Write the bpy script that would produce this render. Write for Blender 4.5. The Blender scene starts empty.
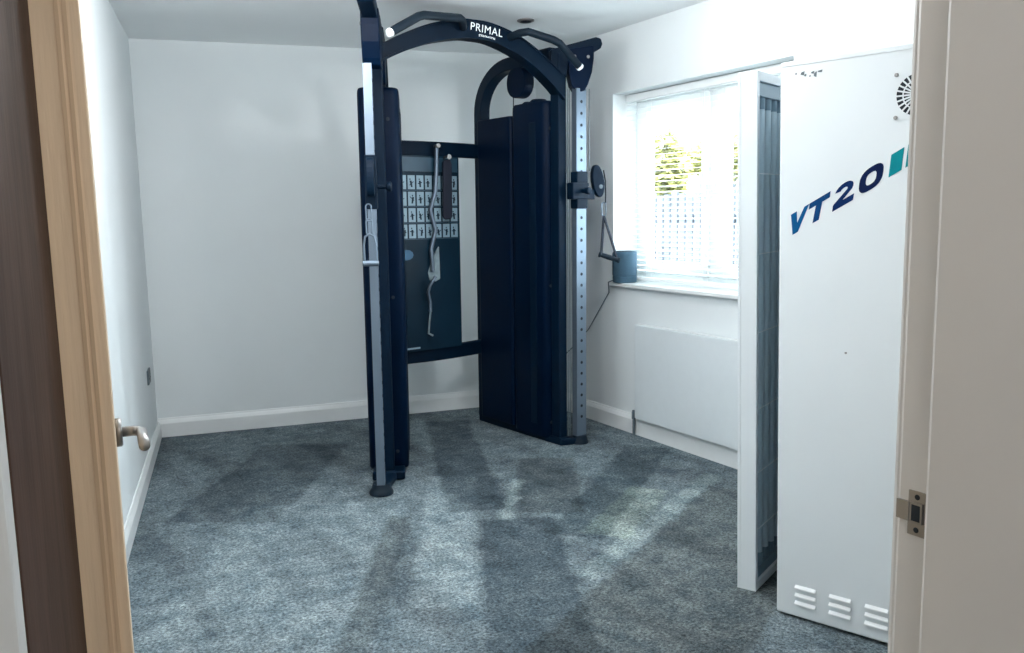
import bpy, bmesh, math, random
from mathutils import Vector, Matrix
random.seed(7)
PI = math.pi
S = bpy.context.scene
COL = S.collection

# ---------------------------------------------------------------- camera
cd = bpy.data.cameras.new('camera')
cam = bpy.data.objects.new('camera', cd); COL.objects.link(cam)
cd.sensor_width = 36.0; cd.lens = 850.0 / 1024 * 36.0; cd.clip_start = 0.02; cd.clip_end = 200
def look(yaw, pitch, roll):
    # yaw: to the right of +Y, pitch: down, roll: clockwise
    F = Vector((math.sin(yaw) * math.cos(pitch), math.cos(yaw) * math.cos(pitch), -math.sin(pitch)))
    R0 = Vector((math.cos(yaw), -math.sin(yaw), 0)); U0 = R0.cross(F)
    R = R0 * math.cos(roll) - U0 * math.sin(roll); U = R.cross(F)
    m = Matrix((R, U, -F)).transposed().to_4x4(); m.translation = Vector((0, 0, 1.306)); return m
cam.matrix_world = look(math.radians(29.934), math.atan(114 / 850), math.radians(1.13))
S.camera = cam

# ---------------------------------------------------------------- world, lights, exposure
S.view_settings.view_transform = 'Standard'; S.view_settings.look = 'None'
S.view_settings.gamma = 1.0; S.view_settings.use_curve_mapping = False
S.view_settings.exposure = 0.15
w = bpy.data.worlds.new('world'); S.world = w; w.use_nodes = True
bg = w.node_tree.nodes['Background']; bg.inputs[0].default_value = (0.80, 0.92, 1.0, 1); bg.inputs[1].default_value = 15.0
S.cycles.use_denoising = True
S.cycles.max_bounces = 12; S.cycles.diffuse_bounces = 8; S.cycles.transparent_max_bounces = 16
S.cycles.sample_clamp_indirect = 8.0
def area(name, loc, rot, sx, sy, power, color, portal=False):
    l = bpy.data.lights.new(name, 'AREA'); l.shape = 'RECTANGLE'; l.size = sx; l.size_y = sy
    l.energy = power; l.color = color
    o = bpy.data.objects.new(name, l); o.location = loc; o.rotation_euler = rot; COL.objects.link(o)
    if portal: l.cycles.is_portal = True
    return o
area('window_portal', (3.30, 3.42, 1.43), (0, PI / 2, 0), 1.10, 1.32, 1, (1, 1, 1), True)
area('hall_fill_light', (0.25, -0.45, 2.30), (0, 0, 0), 0.5, 0.5, 12, (1.0, 0.97, 0.93))  # added hall fill behind the camera, brightening what daylight leaves dim
def fill_point(name, loc, r, power, color):
    l = bpy.data.lights.new(name, 'POINT'); l.shadow_soft_size = r; l.energy = power; l.color = color
    o = bpy.data.objects.new(name, l); o.location = loc; COL.objects.link(o)
fill_point('room_fill_light', (0.78, 2.05, 2.04), 0.16, 25, (0.97, 0.985, 1.0))      # the three room lights are added fill, unseen, to lift the daylight
fill_point('room_fill_light', (2.02, 2.50, 2.13), 0.12, 32, (0.97, 0.985, 1.0))
fill_point('room_fill_light', (1.0, 3.05, 2.13), 0.16, 22, (0.97, 0.985, 1.0))

# ---------------------------------------------------------------- materials
def mat(name, col, rough=0.5, metal=0.0, noise=0.0, scale=20, bump=0.0, bscale=80, spec=0.5, stretch=None, emit=None):
    m = bpy.data.materials.new(name); m.use_nodes = True
    nt = m.node_tree; b = nt.nodes['Principled BSDF']
    b.inputs['Base Color'].default_value = (*col, 1); b.inputs['Roughness'].default_value = rough
    b.inputs['Metallic'].default_value = metal; b.inputs['Specular IOR Level'].default_value = spec
    tc = nt.nodes.new('ShaderNodeTexCoord'); mp = nt.nodes.new('ShaderNodeMapping')
    if stretch: mp.inputs['Scale'].default_value = stretch
    nt.links.new(tc.outputs['Object'], mp.inputs[0])
    n = nt.nodes.new('ShaderNodeTexNoise'); n.inputs['Scale'].default_value = scale; n.inputs['Detail'].default_value = 4
    nt.links.new(mp.outputs[0], n.inputs['Vector'])
    r = nt.nodes.new('ShaderNodeValToRGB')
    r.color_ramp.elements[0].position = 0.3; r.color_ramp.elements[1].position = 0.7
    r.color_ramp.elements[0].color = tuple(max(0, c * (1 - noise)) for c in col) + (1,)
    r.color_ramp.elements[1].color = tuple(min(1, c * (1 + noise)) for c in col) + (1,)
    nt.links.new(n.outputs['Fac'], r.inputs[0]); nt.links.new(r.outputs[0], b.inputs['Base Color'])
    if bump:
        n2 = nt.nodes.new('ShaderNodeTexNoise'); n2.inputs['Scale'].default_value = bscale; n2.inputs['Detail'].default_value = 3
        nt.links.new(mp.outputs[0], n2.inputs['Vector'])
        bp = nt.nodes.new('ShaderNodeBump'); bp.inputs['Strength'].default_value = bump; bp.inputs['Distance'].default_value = 0.002
        nt.links.new(n2.outputs['Fac'], bp.inputs['Height']); nt.links.new(bp.outputs[0], b.inputs['Normal'])
    return m
M = dict(
    wall=mat('wall_paint', (0.79, 0.83, 0.84), 0.75, noise=0.012, scale=3, bump=0.15, bscale=220),
    ceil=mat('ceiling_paint', (0.88, 0.90, 0.905), 0.8, noise=0.01, scale=3, bump=0.1, bscale=200),
    gloss=mat('white_gloss_trim', (0.80, 0.82, 0.82), 0.3, noise=0.01),
    jamb=mat('satin_white_jamb', (0.70, 0.685, 0.67), 0.35, noise=0.015, scale=6),
    hall=mat('hall_wall_paint', (0.70, 0.68, 0.66), 0.75, noise=0.012, scale=4),
    oak=mat('light_oak', (0.84, 0.64, 0.44), 0.45, noise=0.06, scale=6, stretch=(10, 10, 0.6), bump=0.2, bscale=30),
    strip=mat('oak_coloured_seal', (0.66, 0.48, 0.31), 0.6, noise=0.08, scale=8),
    darkoak=mat('dark_brown_oak', (0.080, 0.046, 0.034), 0.6, spec=0.15, noise=0.28, scale=7, stretch=(6, 6, 0.8), bump=0.2, bscale=30),  # dark brown, far deeper than the light oak of the door
    black=mat('powder_coated_navy_black', (0.0006, 0.0085, 0.022), 0.5, spec=0.12, noise=0.1, scale=15, bump=0.1, bscale=400),
    black2=mat('satin_black_shroud', (0.0003, 0.0062, 0.021), 0.45, spec=0.07, noise=0.1, scale=5),
    rubber=mat('black_rubber', (0.002, 0.010, 0.020), 0.6, spec=0.25, noise=0.1, bump=0.3, bscale=300),
    chrome=mat('brushed_steel', (0.18, 0.23, 0.29), 0.5, metal=0.8, noise=0.04, scale=20, stretch=(1, 1, 0.05)),
    steel=mat('satin_nickel', (0.30, 0.295, 0.29), 0.35, metal=0.9, noise=0.04),
    hole=mat('dark_hole', (0.008, 0.016, 0.025), 0.8),
    white=mat('white_plastic', (0.80, 0.83, 0.84), 0.4, noise=0.01),
    letter=mat('white_lettering', (0.85, 0.9, 0.9), 0.5),
    booth=mat('white_enamel', (0.73, 0.775, 0.80), 0.35, noise=0.012, scale=2),
    boothin=mat('blue_grey_reflector', (0.18, 0.27, 0.33), 0.4, noise=0.06, metal=0.1, scale=5),
    lamp=mat('frosted_lamp_glass', (0.55, 0.66, 0.72), 0.3, noise=0.04),
    vblue=mat('blue_decal', (0.002, 0.085, 0.24), 0.6, spec=0.1), vblue2=mat('deep_blue_decal', (0.001, 0.045, 0.16), 0.6, spec=0.1),
    vnavy=mat('navy_decal', (0.001, 0.020, 0.10), 0.6, spec=0.1), vnavy2=mat('dark_navy_decal', (0.001, 0.010, 0.06), 0.6, spec=0.1),
    teal=mat('teal_decal', (0.001, 0.23, 0.27), 0.6, spec=0.1),
    rad=mat('white_radiator_enamel', (0.74, 0.79, 0.81), 0.3, noise=0.01),
    pipe=mat('dull_pipe', (0.10, 0.13, 0.15), 0.5, noise=0.1),
    speaker=mat('blue_grey_fabric', (0.035, 0.085, 0.13), 0.8, noise=0.15, scale=200, bump=0.4, bscale=500),
    cord=mat('grey_cord', (0.08, 0.12, 0.15), 0.6),
    chart=mat('glossy_navy_chart', (0.004, 0.018, 0.034), 0.4, spec=0.15, noise=0.3, scale=2),
    cell=mat('pale_chart_cell', (0.22, 0.32, 0.39), 0.4, noise=0.08, scale=30),
    cellb=mat('blue_chart_header', (0.015, 0.050, 0.085), 0.4, noise=0.2, scale=6),
    blob=mat('blue_chart_mark', (0.008, 0.09, 0.19), 0.4, noise=0.3, scale=8),
    cloth=mat('grey_cotton', (0.20, 0.26, 0.29), 0.9, noise=0.2, scale=30, bump=0.5, bscale=200),
    strap=mat('black_webbing', (0.004, 0.008, 0.022), 0.8, noise=0.1, bump=0.3, bscale=200),
    slat=mat('white_slat', (0.88, 0.90, 0.90), 0.4),
    upvc=mat('white_upvc', (0.86, 0.88, 0.88), 0.3),
    leaf=mat('yellow_green_leaf', (0.30, 0.285, 0.075), 0.6, noise=0.15, scale=6),
    wood=mat('weathered_fence_wood', (0.085, 0.09, 0.105), 0.8, noise=0.2, scale=4),
    brick=mat('pale_render', (0.45, 0.45, 0.43), 0.8, noise=0.1),
    tile=mat('grey_roof_tile', (0.085, 0.095, 0.12), 0.8, noise=0.2),
    paving=mat('patio_paving', (0.45, 0.45, 0.43), 0.9, noise=0.2, scale=3),
)
def glass_mat():
    m = bpy.data.materials.new('clear_pane'); m.use_nodes = True; nt = m.node_tree; nt.nodes.clear()
    o = nt.nodes.new('ShaderNodeOutputMaterial'); mx = nt.nodes.new('ShaderNodeMixShader')
    t = nt.nodes.new('ShaderNodeBsdfTransparent'); g = nt.nodes.new('ShaderNodeBsdfGlossy')
    t.inputs[0].default_value = (0.96, 0.98, 0.98, 1); g.inputs['Roughness'].default_value = 0.02
    mx.inputs[0].default_value = 0.05
    nt.links.new(t.outputs[0], mx.inputs[1]); nt.links.new(g.outputs[0], mx.inputs[2])
    nt.links.new(mx.outputs[0], o.inputs[0]); return m
M['glass'] = glass_mat()
def carpet_mat():
    m = bpy.data.materials.new('blue_grey_carpet'); m.use_nodes = True; nt = m.node_tree; L = nt.links
    b = nt.nodes['Principled BSDF']; b.inputs['Roughness'].default_value = 0.95; b.inputs['Specular IOR Level'].default_value = 0.1
    N = nt.nodes.new
    tc = N('ShaderNodeTexCoord')
    def noise(scale, detail, rough, vec=None, dist=0):
        n = N('ShaderNodeTexNoise'); n.inputs['Scale'].default_value = scale; n.inputs['Detail'].default_value = detail
        n.inputs['Roughness'].default_value = rough; n.inputs['Distortion'].default_value = dist
        L.new(vec or tc.outputs['Object'], n.inputs['Vector']); return n.outputs['Fac']
    def ramp(f, a, b2, c0, c1):
        r = N('ShaderNodeValToRGB'); r.color_ramp.elements[0].position = a; r.color_ramp.elements[1].position = b2
        r.color_ramp.elements[0].color = (*c0, 1); r.color_ramp.elements[1].color = (*c1, 1); L.new(f, r.inputs[0]); return r.outputs[0]
    # broad pile patches, brushed swathes and fine tufts (the marks of feet and vacuum in the pile)
    mp = N('ShaderNodeMapping'); mp.inputs['Rotation'].default_value = (0, 0, math.radians(-33)); mp.inputs['Scale'].default_value = (2.6, 0.55, 1)
    L.new(tc.outputs['Object'], mp.inputs[0])
    sw = noise(1.5, 4, 0.6, mp.outputs[0], 0.25)
    pa = noise(7.0, 8, 0.78, None, 0.15)
    fi = noise(95, 3, 0.75)
    vf = noise(230, 2, 0.8)
    base = ramp(pa, 0.34, 0.66, (0.062, 0.090, 0.108), (0.190, 0.228, 0.240))
    swc = ramp(sw, 0.40, 0.56, (0.80, 0.80, 0.81), (1.12, 1.12, 1.12))
    fic = ramp(fi, 0.36, 0.64, (0.42, 0.43, 0.45), (1.62, 1.60, 1.58))
    vfc = ramp(vf, 0.33, 0.67, (0.72, 0.72, 0.72), (1.28, 1.28, 1.28))
    def mul(a, b2):
        x = N('ShaderNodeMix'); x.data_type = 'RGBA'; x.blend_type = 'MULTIPLY'; x.inputs[0].default_value = 1
        L.new(a, x.inputs[6]); L.new(b2, x.inputs[7]); return x.outputs[2]
    md = noise(32, 4, 0.8)
    mdc = ramp(md, 0.35, 0.65, (0.72, 0.73, 0.74), (1.26, 1.25, 1.25))
    c = mul(mul(mul(mul(base, swc), fic), vfc), mdc)
    # lanes where the pile has been brushed one way or the other by a vacuum cleaner
    wob = N('ShaderNodeTexNoise'); wob.inputs['Scale'].default_value = 9; wob.inputs['Detail'].default_value = 6; wob.inputs['Roughness'].default_value = 0.75
    L.new(tc.outputs['Object'], wob.inputs['Vector'])
    va = N('ShaderNodeVectorMath'); va.operation = 'MULTIPLY_ADD'; L.new(wob.outputs['Color'], va.inputs[0])
    va.inputs[1].default_value = (0.10, 0.10, 0); va.inputs[2].default_value = (-0.05, -0.05, 0)
    vb = N('ShaderNodeVectorMath'); vb.operation = 'ADD'; L.new(tc.outputs['Object'], vb.inputs[0]); L.new(va.outputs[0], vb.inputs[1])
    def lane(col, p, q, wd, k, soft=0.022):
        ang = math.atan2(q[1] - p[1], q[0] - p[0]); ln = math.hypot(q[0] - p[0], q[1] - p[1])
        m_ = N('ShaderNodeMapping'); m_.vector_type = 'TEXTURE'
        m_.inputs['Location'].default_value = ((p[0] + q[0]) / 2, (p[1] + q[1]) / 2, 0); m_.inputs['Rotation'].default_value = (0, 0, ang)
        L.new(vb.outputs[0], m_.inputs[0]); sx = N('ShaderNodeSeparateXYZ'); L.new(m_.outputs[0], sx.inputs[0])
        fs = []
        for out, half in ((sx.outputs[0], ln / 2), (sx.outputs[1], wd / 2)):
            ab = N('ShaderNodeMath'); ab.operation = 'ABSOLUTE'; L.new(out, ab.inputs[0])
            mr = N('ShaderNodeMapRange'); mr.inputs[1].default_value = half - soft; mr.inputs[2].default_value = half + soft * 0.4
            mr.inputs[3].default_value = 1; mr.inputs[4].default_value = 0; L.new(ab.outputs[0], mr.inputs[0]); fs.append(mr.outputs[0])
        mm = N('ShaderNodeMath'); mm.operation = 'MULTIPLY'; L.new(fs[0], mm.inputs[0]); L.new(fs[1], mm.inputs[1])
        x = N('ShaderNodeMix'); x.data_type = 'RGBA'; x.blend_type = 'MULTIPLY'; L.new(mm.outputs[0], x.inputs[0]); L.new(col, x.inputs[6])
        x.inputs[7].default_value = (k[0], k[1], k[2], 1); x.clamp_result = False; return x.outputs[2]
    D1, D2, L1 = (0.52, 0.55, 0.58), (0.74, 0.71, 0.68), (1.6, 1.56, 1.45)
    for a_ in (((2.27, 4.80), (1.66, 3.22), 0.28, D1), ((1.76, 3.05), (1.22, 1.95), 0.34, D1), ((2.35, 3.75), (1.92, 3.02), 0.30, (0.62,) * 3),
               ((2.95, 3.62), (1.85, 2.74), 0.26, (0.56, 0.60, 0.62)), ((2.9, 3.05), (1.66, 2.40), 0.10, L1), ((2.5, 3.05), (1.95, 2.68), 0.20, (1.5, 1.46, 1.28)),
               ((2.9, 2.66), (1.3, 1.78), 0.60, D2), ((2.04, 3.52), (1.70, 3.05), 0.07, L1), ((1.80, 3.75), (1.12, 2.45), 0.24, (1.45, 1.42, 1.38)),
               ((1.12, 3.7), (0.35, 2.2), 0.75, (1.28, 1.27, 1.25)), ((1.35, 4.75), (0.65, 3.7), 0.50, (0.62, 0.64, 0.66)), ((1.35, 3.35), (0.75, 2.3), 0.12, (0.62,) * 3)):
        c = lane(c, *a_)
    L.new(c, b.inputs['Base Color'])
    bp = N('ShaderNodeBump'); bp.inputs['Strength'].default_value = 0.8; bp.inputs['Distance'].default_value = 0.008
    L.new(fi, bp.inputs['Height']); L.new(bp.outputs[0], b.inputs['Normal'])
    return m
M['carpet'] = carpet_mat()

# ---------------------------------------------------------------- mesh helpers
def V(*a): return Vector(a)
def add_faces(bm, pts, faces, mi=0):
    vs = [bm.verts.new(p) for p in pts]
    for f in faces:
        try: fa = bm.faces.new([vs[i] for i in f]); fa.material_index = mi
        except ValueError: pass
def box(bm, a, b, mi=0, fr=None):
    (x0, y0, z0), (x1, y1, z1) = a, b
    p = [V(x, y, z) for z in (z0, z1) for x, y in ((x0, y0), (x1, y0), (x1, y1), (x0, y1))]
    if fr: p = [fr @ q for q in p]
    add_faces(bm, p, [(3, 2, 1, 0), (4, 5, 6, 7), (0, 1, 5, 4), (1, 2, 6, 5), (2, 3, 7, 6), (3, 0, 4, 7)], mi)
def prism(bm, poly, z0, z1, mi=0):          # plan polygon, extruded upwards
    n = len(poly); p = [V(x, y, z0) for x, y in poly] + [V(x, y, z1) for x, y in poly]
    add_faces(bm, p, [tuple(range(n - 1, -1, -1)), tuple(range(n, 2 * n))] + [(i, (i + 1) % n, (i + 1) % n + n, i + n) for i in range(n)], mi)
def slab(bm, poly, o, ex, ey, en, t0, t1, mi=0):   # polygon in plane (o,ex,ey), thickness along en
    n = len(poly); q = [o + ex * x + ey * y for x, y in poly]
    p = [v + en * t0 for v in q] + [v + en * t1 for v in q]
    add_faces(bm, p, [tuple(range(n - 1, -1, -1)), tuple(range(n, 2 * n))] + [(i, (i + 1) % n, (i + 1) % n + n, i + n) for i in range(n)], mi)
def tube(bm, pts, r, n=10, mi=0, sect=None, up=None):
    """swept tube; sect = list of 2D points replaces the circle"""
    pts = [Vector(p) for p in pts]
    sec = sect or [(r * math.cos(2 * PI * i / n), r * math.sin(2 * PI * i / n)) for i in range(n)]
    n = len(sec); rings = []; prev = Vector(up) if up else None
    for i, p in enumerate(pts):
        t = ((pts[min(i + 1, len(pts) - 1)] - p).normalized() + (p - pts[max(i - 1, 0)]).normalized())
        t = t.normalized() if t.length > 1e-6 else (pts[-1] - pts[0]).normalized()
        if prev is None: prev = V(0, 0, 1) if abs(t.z) < 0.9 else V(1, 0, 0)
        s = prev.cross(t)
        if s.length < 1e-5: s = V(1, 0, 0).cross(t)
        s.normalize(); u = t.cross(s).normalized()
        if not up: prev = u
        k = 1.0
        if 0 < i < len(pts) - 1:
            c = (pts[i + 1] - p).normalized().dot((p - pts[i - 1]).normalized()); k = 1 / max(0.7, math.sqrt(max(0.01, (1 + c) / 2)))
        rings.append([bm.verts.new(p + s * (x * k) + u * y) for x, y in sec])
    for a, b in zip(rings, rings[1:]):
        for j in range(n):
            f = bm.faces.new((a[j], a[(j + 1) % n], b[(j + 1) % n], b[j])); f.material_index = mi
    for rg, rev in ((rings[0], True), (rings[-1], False)):
        f = bm.faces.new(rg[::-1] if rev else rg); f.material_index = mi
def lathe(bm, prof, o, ax=V(0, 0, 1), n=28, mi=0):    # prof: (r, h)
    ax = ax.normalized(); a = ax.orthogonal().normalized(); b = ax.cross(a); rings = []
    for r, h in prof:
        r = max(r, 1e-4); rings.append([bm.verts.new(o + ax * h + (a * math.cos(2 * PI * i / n) + b * math.sin(2 * PI * i / n)) * r) for i in range(n)])
    for p, q in zip(rings, rings[1:]):
        for j in range(n):
            f = bm.faces.new((p[j], p[(j + 1) % n], q[(j + 1) % n], q[j])); f.material_index = mi
    for rg, rev in ((rings[0], True), (rings[-1], False)):
        f = bm.faces.new(rg[::-1] if rev else rg); f.material_index = mi
def rrect(x0, y0, x1, y1, r, k=5):
    o = []
    for cx, cy, a0 in ((x1 - r, y1 - r, 0), (x0 + r, y1 - r, 90), (x0 + r, y0 + r, 180), (x1 - r, y0 + r, 270)):
        for i in range(k + 1):
            a = math.radians(a0 + 90 * i / k); o.append((cx + r * math.cos(a), cy + r * math.sin(a)))
    return o
def obj(name, bm, mats, parent=None, bevel=0.0, smooth=False, seg=2):
    bmesh.ops.recalc_face_normals(bm, faces=bm.faces)
    me = bpy.data.meshes.new(name); bm.to_mesh(me); bm.free()
    if not isinstance(mats, (list, tuple)): mats = [mats]
    for m in mats: me.materials.append(M[m])
    o = bpy.data.objects.new(name, me); COL.objects.link(o)
    if parent:
        o.parent = parent; o.matrix_parent_inverse = world_of(parent).inverted()
    if smooth:
        for p in me.polygons: p.use_smooth = True
        try: me.set_sharp_from_angle(angle=math.radians(38))
        except Exception: pass
    if bevel:
        b = o.modifiers.new('bevel', 'BEVEL'); b.width = bevel; b.segments = seg; b.limit_method = 'ANGLE'; b.angle_limit = math.radians(40)
    return o
def world_of(o):
    m = Matrix.Translation(o.location) if not o.parent else o.matrix_parent_inverse.copy() @ Matrix.Translation(o.location)
    return (world_of(o.parent) @ m) if o.parent else m
def thing(name, label, cat, loc=(0, 0, 0), group=None):
    o = bpy.data.objects.new(name, None); o.location = loc; o.empty_display_size = 0.1; COL.objects.link(o)
    o['label'] = label; o['category'] = cat
    if group: o['group'] = group
    return o
def tag(o, label, cat, group=None, kind=None):
    o['label'] = label; o['category'] = cat
    if group: o['group'] = group
    if kind: o['kind'] = kind
    return o
def struct(name, bm, m, label=None, cat=None, parent=None, bevel=0.0):
    o = obj(name, bm, m, parent, bevel)
    if not parent:
        o['kind'] = 'structure'
        if label: o['label'] = label
        if cat: o['category'] = cat
    return o
B = bmesh.new

# ================================================================ THE ROOM
H = 2.33
RX = 3.06                                   # face of the window wall
NL = V(0.64, 5.42); NR = V(3.06, 4.94)      # back corners
LN = V(-0.29, 0.80)                         # near end of the left wall
bm = B(); prism(bm, [(-1.2, -1.6), (3.40, -1.6), (3.40, 5.7), (-1.2, 5.7)], -0.12, 0.0)
struct('floor', bm, 'carpet', 'mottled blue-grey pile carpet over the whole room', 'floor')
bm = B(); prism(bm, [(-1.2, -1.6), (3.40, -1.6), (3.40, 5.7), (-1.2, 5.7)], H, H + 0.12)
struct('ceiling', bm, 'ceil', 'plain white ceiling with a single recessed spotlight', 'ceiling')
bm = B(); prism(bm, [NL[:], (3.31, 4.89), (3.31, 5.10), (0.50, 5.66)], 0, H)
struct('wall_back', bm, 'wall', 'white wall behind the black cable machine', 'wall')
bm = B(); prism(bm, [LN[:], NL[:], (0.50, 5.66), (-0.45, 0.80)], 0, H)
struct('wall_left', bm, 'wall', 'bright white wall beyond the oak door', 'wall')
# window wall with its opening y 2.75..4.09, z 0.87..1.975
WY0, WY1, WZ0, WZ1 = 2.75, 4.088, 0.865, 1.975
bm = B()
for a, b in (((RX, -0.2, 0), (3.31, WY0, H)), ((RX, WY1, 0), (3.31, 4.95, H)), ((RX, WY0, 0), (3.31, WY1, WZ0)), ((RX, WY0, WZ1), (3.31, WY1, H))):
    box(bm, a, b)
struct('wall_right', bm, 'wall', 'white wall holding the window and the radiator', 'wall')
# wall with the doorway
bm = B(); box(bm, (0.740, 0.31, 0), (3.06, 0.502, H)); box(bm, (-0.02, 0.31, 1.86), (0.740, 0.502, H))
struct('wall_front', bm, 'hall', 'wall around the doorway nearest the viewer', 'wall')
bm = B(); prism(bm, [(-1.2, 0.62), (-0.062, 0.62), (-0.023, 0.79), (-1.2, 0.79)], 0, H)
struct('wall_hall_left', bm, 'hall', 'cream wall at the left edge beside the dark door lining', 'wall')
bm = B(); box(bm, (-1.2, -1.6, 0), (-1.1, 0.62, H)); box(bm, (-1.1, -1.6, 0), (3.06, -1.5, H)); box(bm, (3.06, -1.5, 0), (3.16, 0.33, H))
struct('wall_hall', bm, 'hall', 'plain walls of the hall behind the viewer', 'wall')

# skirting boards
def skirting(name, p, q, side, m='gloss', h=0.115):
    p, q = Vector(p), Vector(q); d = (q - p).normalized(); n = V(-d.y, d.x) * side
    prof = [(0, 0), (0.018, 0), (0.018, h * 0.72), (0.012, h * 0.86), (0.008, h * 0.93), (0.006, h), (0, h)]
    bm = B(); P = []
    for e in (p, q):
        for t, z in prof: P.append(V(e.x + n.x * t, e.y + n.y * t, z))
    k = len(prof); add_faces(bm, P, [tuple(range(k)), tuple(range(2 * k - 1, k - 1, -1))] + [(i, (i + 1) % k, (i + 1) % k + k, i + k) for i in range(k)])
    return struct(name, bm, m, 'white skirting board along the foot of the ' + {'baseboard_back': 'back wall', 'baseboard_left': 'left wall', 'baseboard_right': 'window wall'}[name], 'skirting board')
skirting('baseboard_back', NL, NR, -1)
skirting('baseboard_left', LN, NL, -1, h=0.10)
skirting('baseboard_right', (RX, 4.94), (RX, 0.52), -1)

# window 1: frame, mullion, two casements with panes
bm = B()
FX0, FX1 = 3.235, 3.295
def ring(bm, x0, x1, y0, y1, z0, z1, t, mi=0):
    box(bm, (x0, y0, z0), (x1, y0 + t, z1), mi); box(bm, (x0, y1 - t, z0), (x1, y1, z1), mi)
    box(bm, (x0, y0 + t, z0), (x1, y1 - t, z0 + t), mi); box(bm, (x0, y0 + t, z1 - t), (x1, y1 - t, z1), mi)
ring(bm, FX0, FX1, WY0, WY1, WZ0 + 0.02, WZ1, 0.05)
box(bm, (FX0, 3.40, WZ0 + 0.07), (FX1, 3.46, WZ1 - 0.05))
win = struct('window_1', bm, 'upvc', 'white framed two-light window behind the blind', 'window', bevel=0.004)
for y0, y1 in ((2.80, 3.40), (3.46, 4.038)):
    bm = B(); ring(bm, FX0 - 0.012, FX1 - 0.01, y0 + 0.002, y1 - 0.002, WZ0 + 0.072, WZ1 - 0.052, 0.055)
    c = struct('casement', bm, 'upvc', parent=win, bevel=0.004)
    bm = B(); box(bm, (3.257, y0 + 0.05, WZ0 + 0.12), (3.261, y1 - 0.05, WZ1 - 0.10)); struct('pane', bm, 'glass', parent=c)
    bm = B(); yh = y0 + 0.03 if y0 > 3.2 else y1 - 0.03
    box(bm, (FX0 - 0.026, yh - 0.012, 1.36), (FX0 - 0.012, yh + 0.012, 1.44)); box(bm, (FX0 - 0.045, yh - 0.009, 1.40), (FX0 - 0.026, yh + 0.009, 1.50))
    struct('handle', bm, 'white', parent=c, bevel=0.003)
bm = B(); box(bm, (3.022, WY0 - 0.03, WZ0 - 0.004), (FX0, WY1 + 0.02, WZ0 + 0.02))
o = struct('window_sill', bm, 'gloss', bevel=0.006); o.name = 'trim_sill'
o['label'] = 'white window board under the blind'; o['category'] = 'window sill'
o['kind'] = 'structure'

# the blind
bl = thing('venetian_blind', 'white venetian blind hanging in the window opening', 'blind', (3.168, 3.42, 1.96))
bm = B(); box(bm, (3.148, WY0 + 0.01, 1.93), (3.188, WY1 - 0.01, 1.972)); obj('head_rail', bm, 'slat', bl, 0.003)
bm = B(); zz = 1.915
while zz > 0.925:
    p = [V(3.152, WY0 + 0.012, zz - 0.002), V(3.152, WY1 - 0.012, zz - 0.002), V(3.180, WY1 - 0.012, zz + 0.002), V(3.180, WY0 + 0.012, zz + 0.002)]
    add_faces(bm, p + [q - V(0, 0, 0.0015) for q in p], [(0, 1, 2, 3), (7, 6, 5, 4), (0, 1, 5, 4), (1, 2, 6, 5), (2, 3, 7, 6), (3, 0, 4, 7)]); zz -= 0.030
obj('slats', bm, 'slat', bl)
bm = B(); box(bm, (3.150, WY0 + 0.012, 0.895), (3.186, WY1 - 0.012, 0.915)); obj('bottom_rail', bm, 'slat', bl, 0.003)
for y in (2.95, 3.42, 3.89):
    bm = B(); tube(bm, [(3.151, y, 1.94), (3.151, y, 0.9)], 0.0012, 5); tube(bm, [(3.185, y, 1.94), (3.185, y, 0.9)], 0.0012, 5); obj('ladder_cord', bm, 'slat', bl)

# ================================================================ DOORWAY
# lining of the right jamb: rebate and stop, strike plate
bm = B(); box(bm, (0.72, 0.470, 0), (0.745, 0.506, 1.86)); box(bm, (0.709, 0.300, 0), (0.745, 0.470, 1.86))
jr = struct('trim_1', bm, 'jamb', 'white door lining with a metal strike plate', 'door frame', bevel=0.004)
bm = B(); box(bm, (0.728, 0.501, 0), (0.80, 0.517, 1.90)); struct('architrave', bm, 'jamb', parent=jr, bevel=0.005)
bm = B(); box(bm, (0.7185, 0.4735, 0.992), (0.721, 0.4925, 1.036)); box(bm, (0.7175, 0.491, 1.005), (0.721, 0.5045, 1.024))
# surround of the latch hole, hole face and two screws
box(bm, (0.7165, 0.4765, 1.005), (0.719, 0.4895, 1.025), 0); box(bm, (0.7160, 0.4785, 1.007), (0.7168, 0.4875, 1.023), 1)
for z in (0.998, 1.0305): lathe(bm, [(0.0028, 0), (0.0028, 0.0008), (0.0018, 0.001)], V(0.7186, 0.483, z), V(-1, 0, 0), 10, 1)
struct('strike_plate', bm, ['steel', 'hole'], parent=jr, bevel=0.0008)
# hinge jamb: dark lining and white architrave
bm = B(); prism(bm, [(-0.016, 0.625), (0.0228, 0.8015), (-0.004, 0.8015), (-0.055, 0.628)], 0, 1.86)
jl = struct('trim_2', bm, 'darkoak', 'dark brown oak door lining on the hinge side', 'door frame', bevel=0.001)
bm = B(); prism(bm, [(-0.070, 0.605), (-0.0205, 0.605), (-0.0165, 0.624), (-0.068, 0.622)], 0, 1.90); struct('architrave', bm, 'gloss', parent=jl, bevel=0.003)

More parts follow.
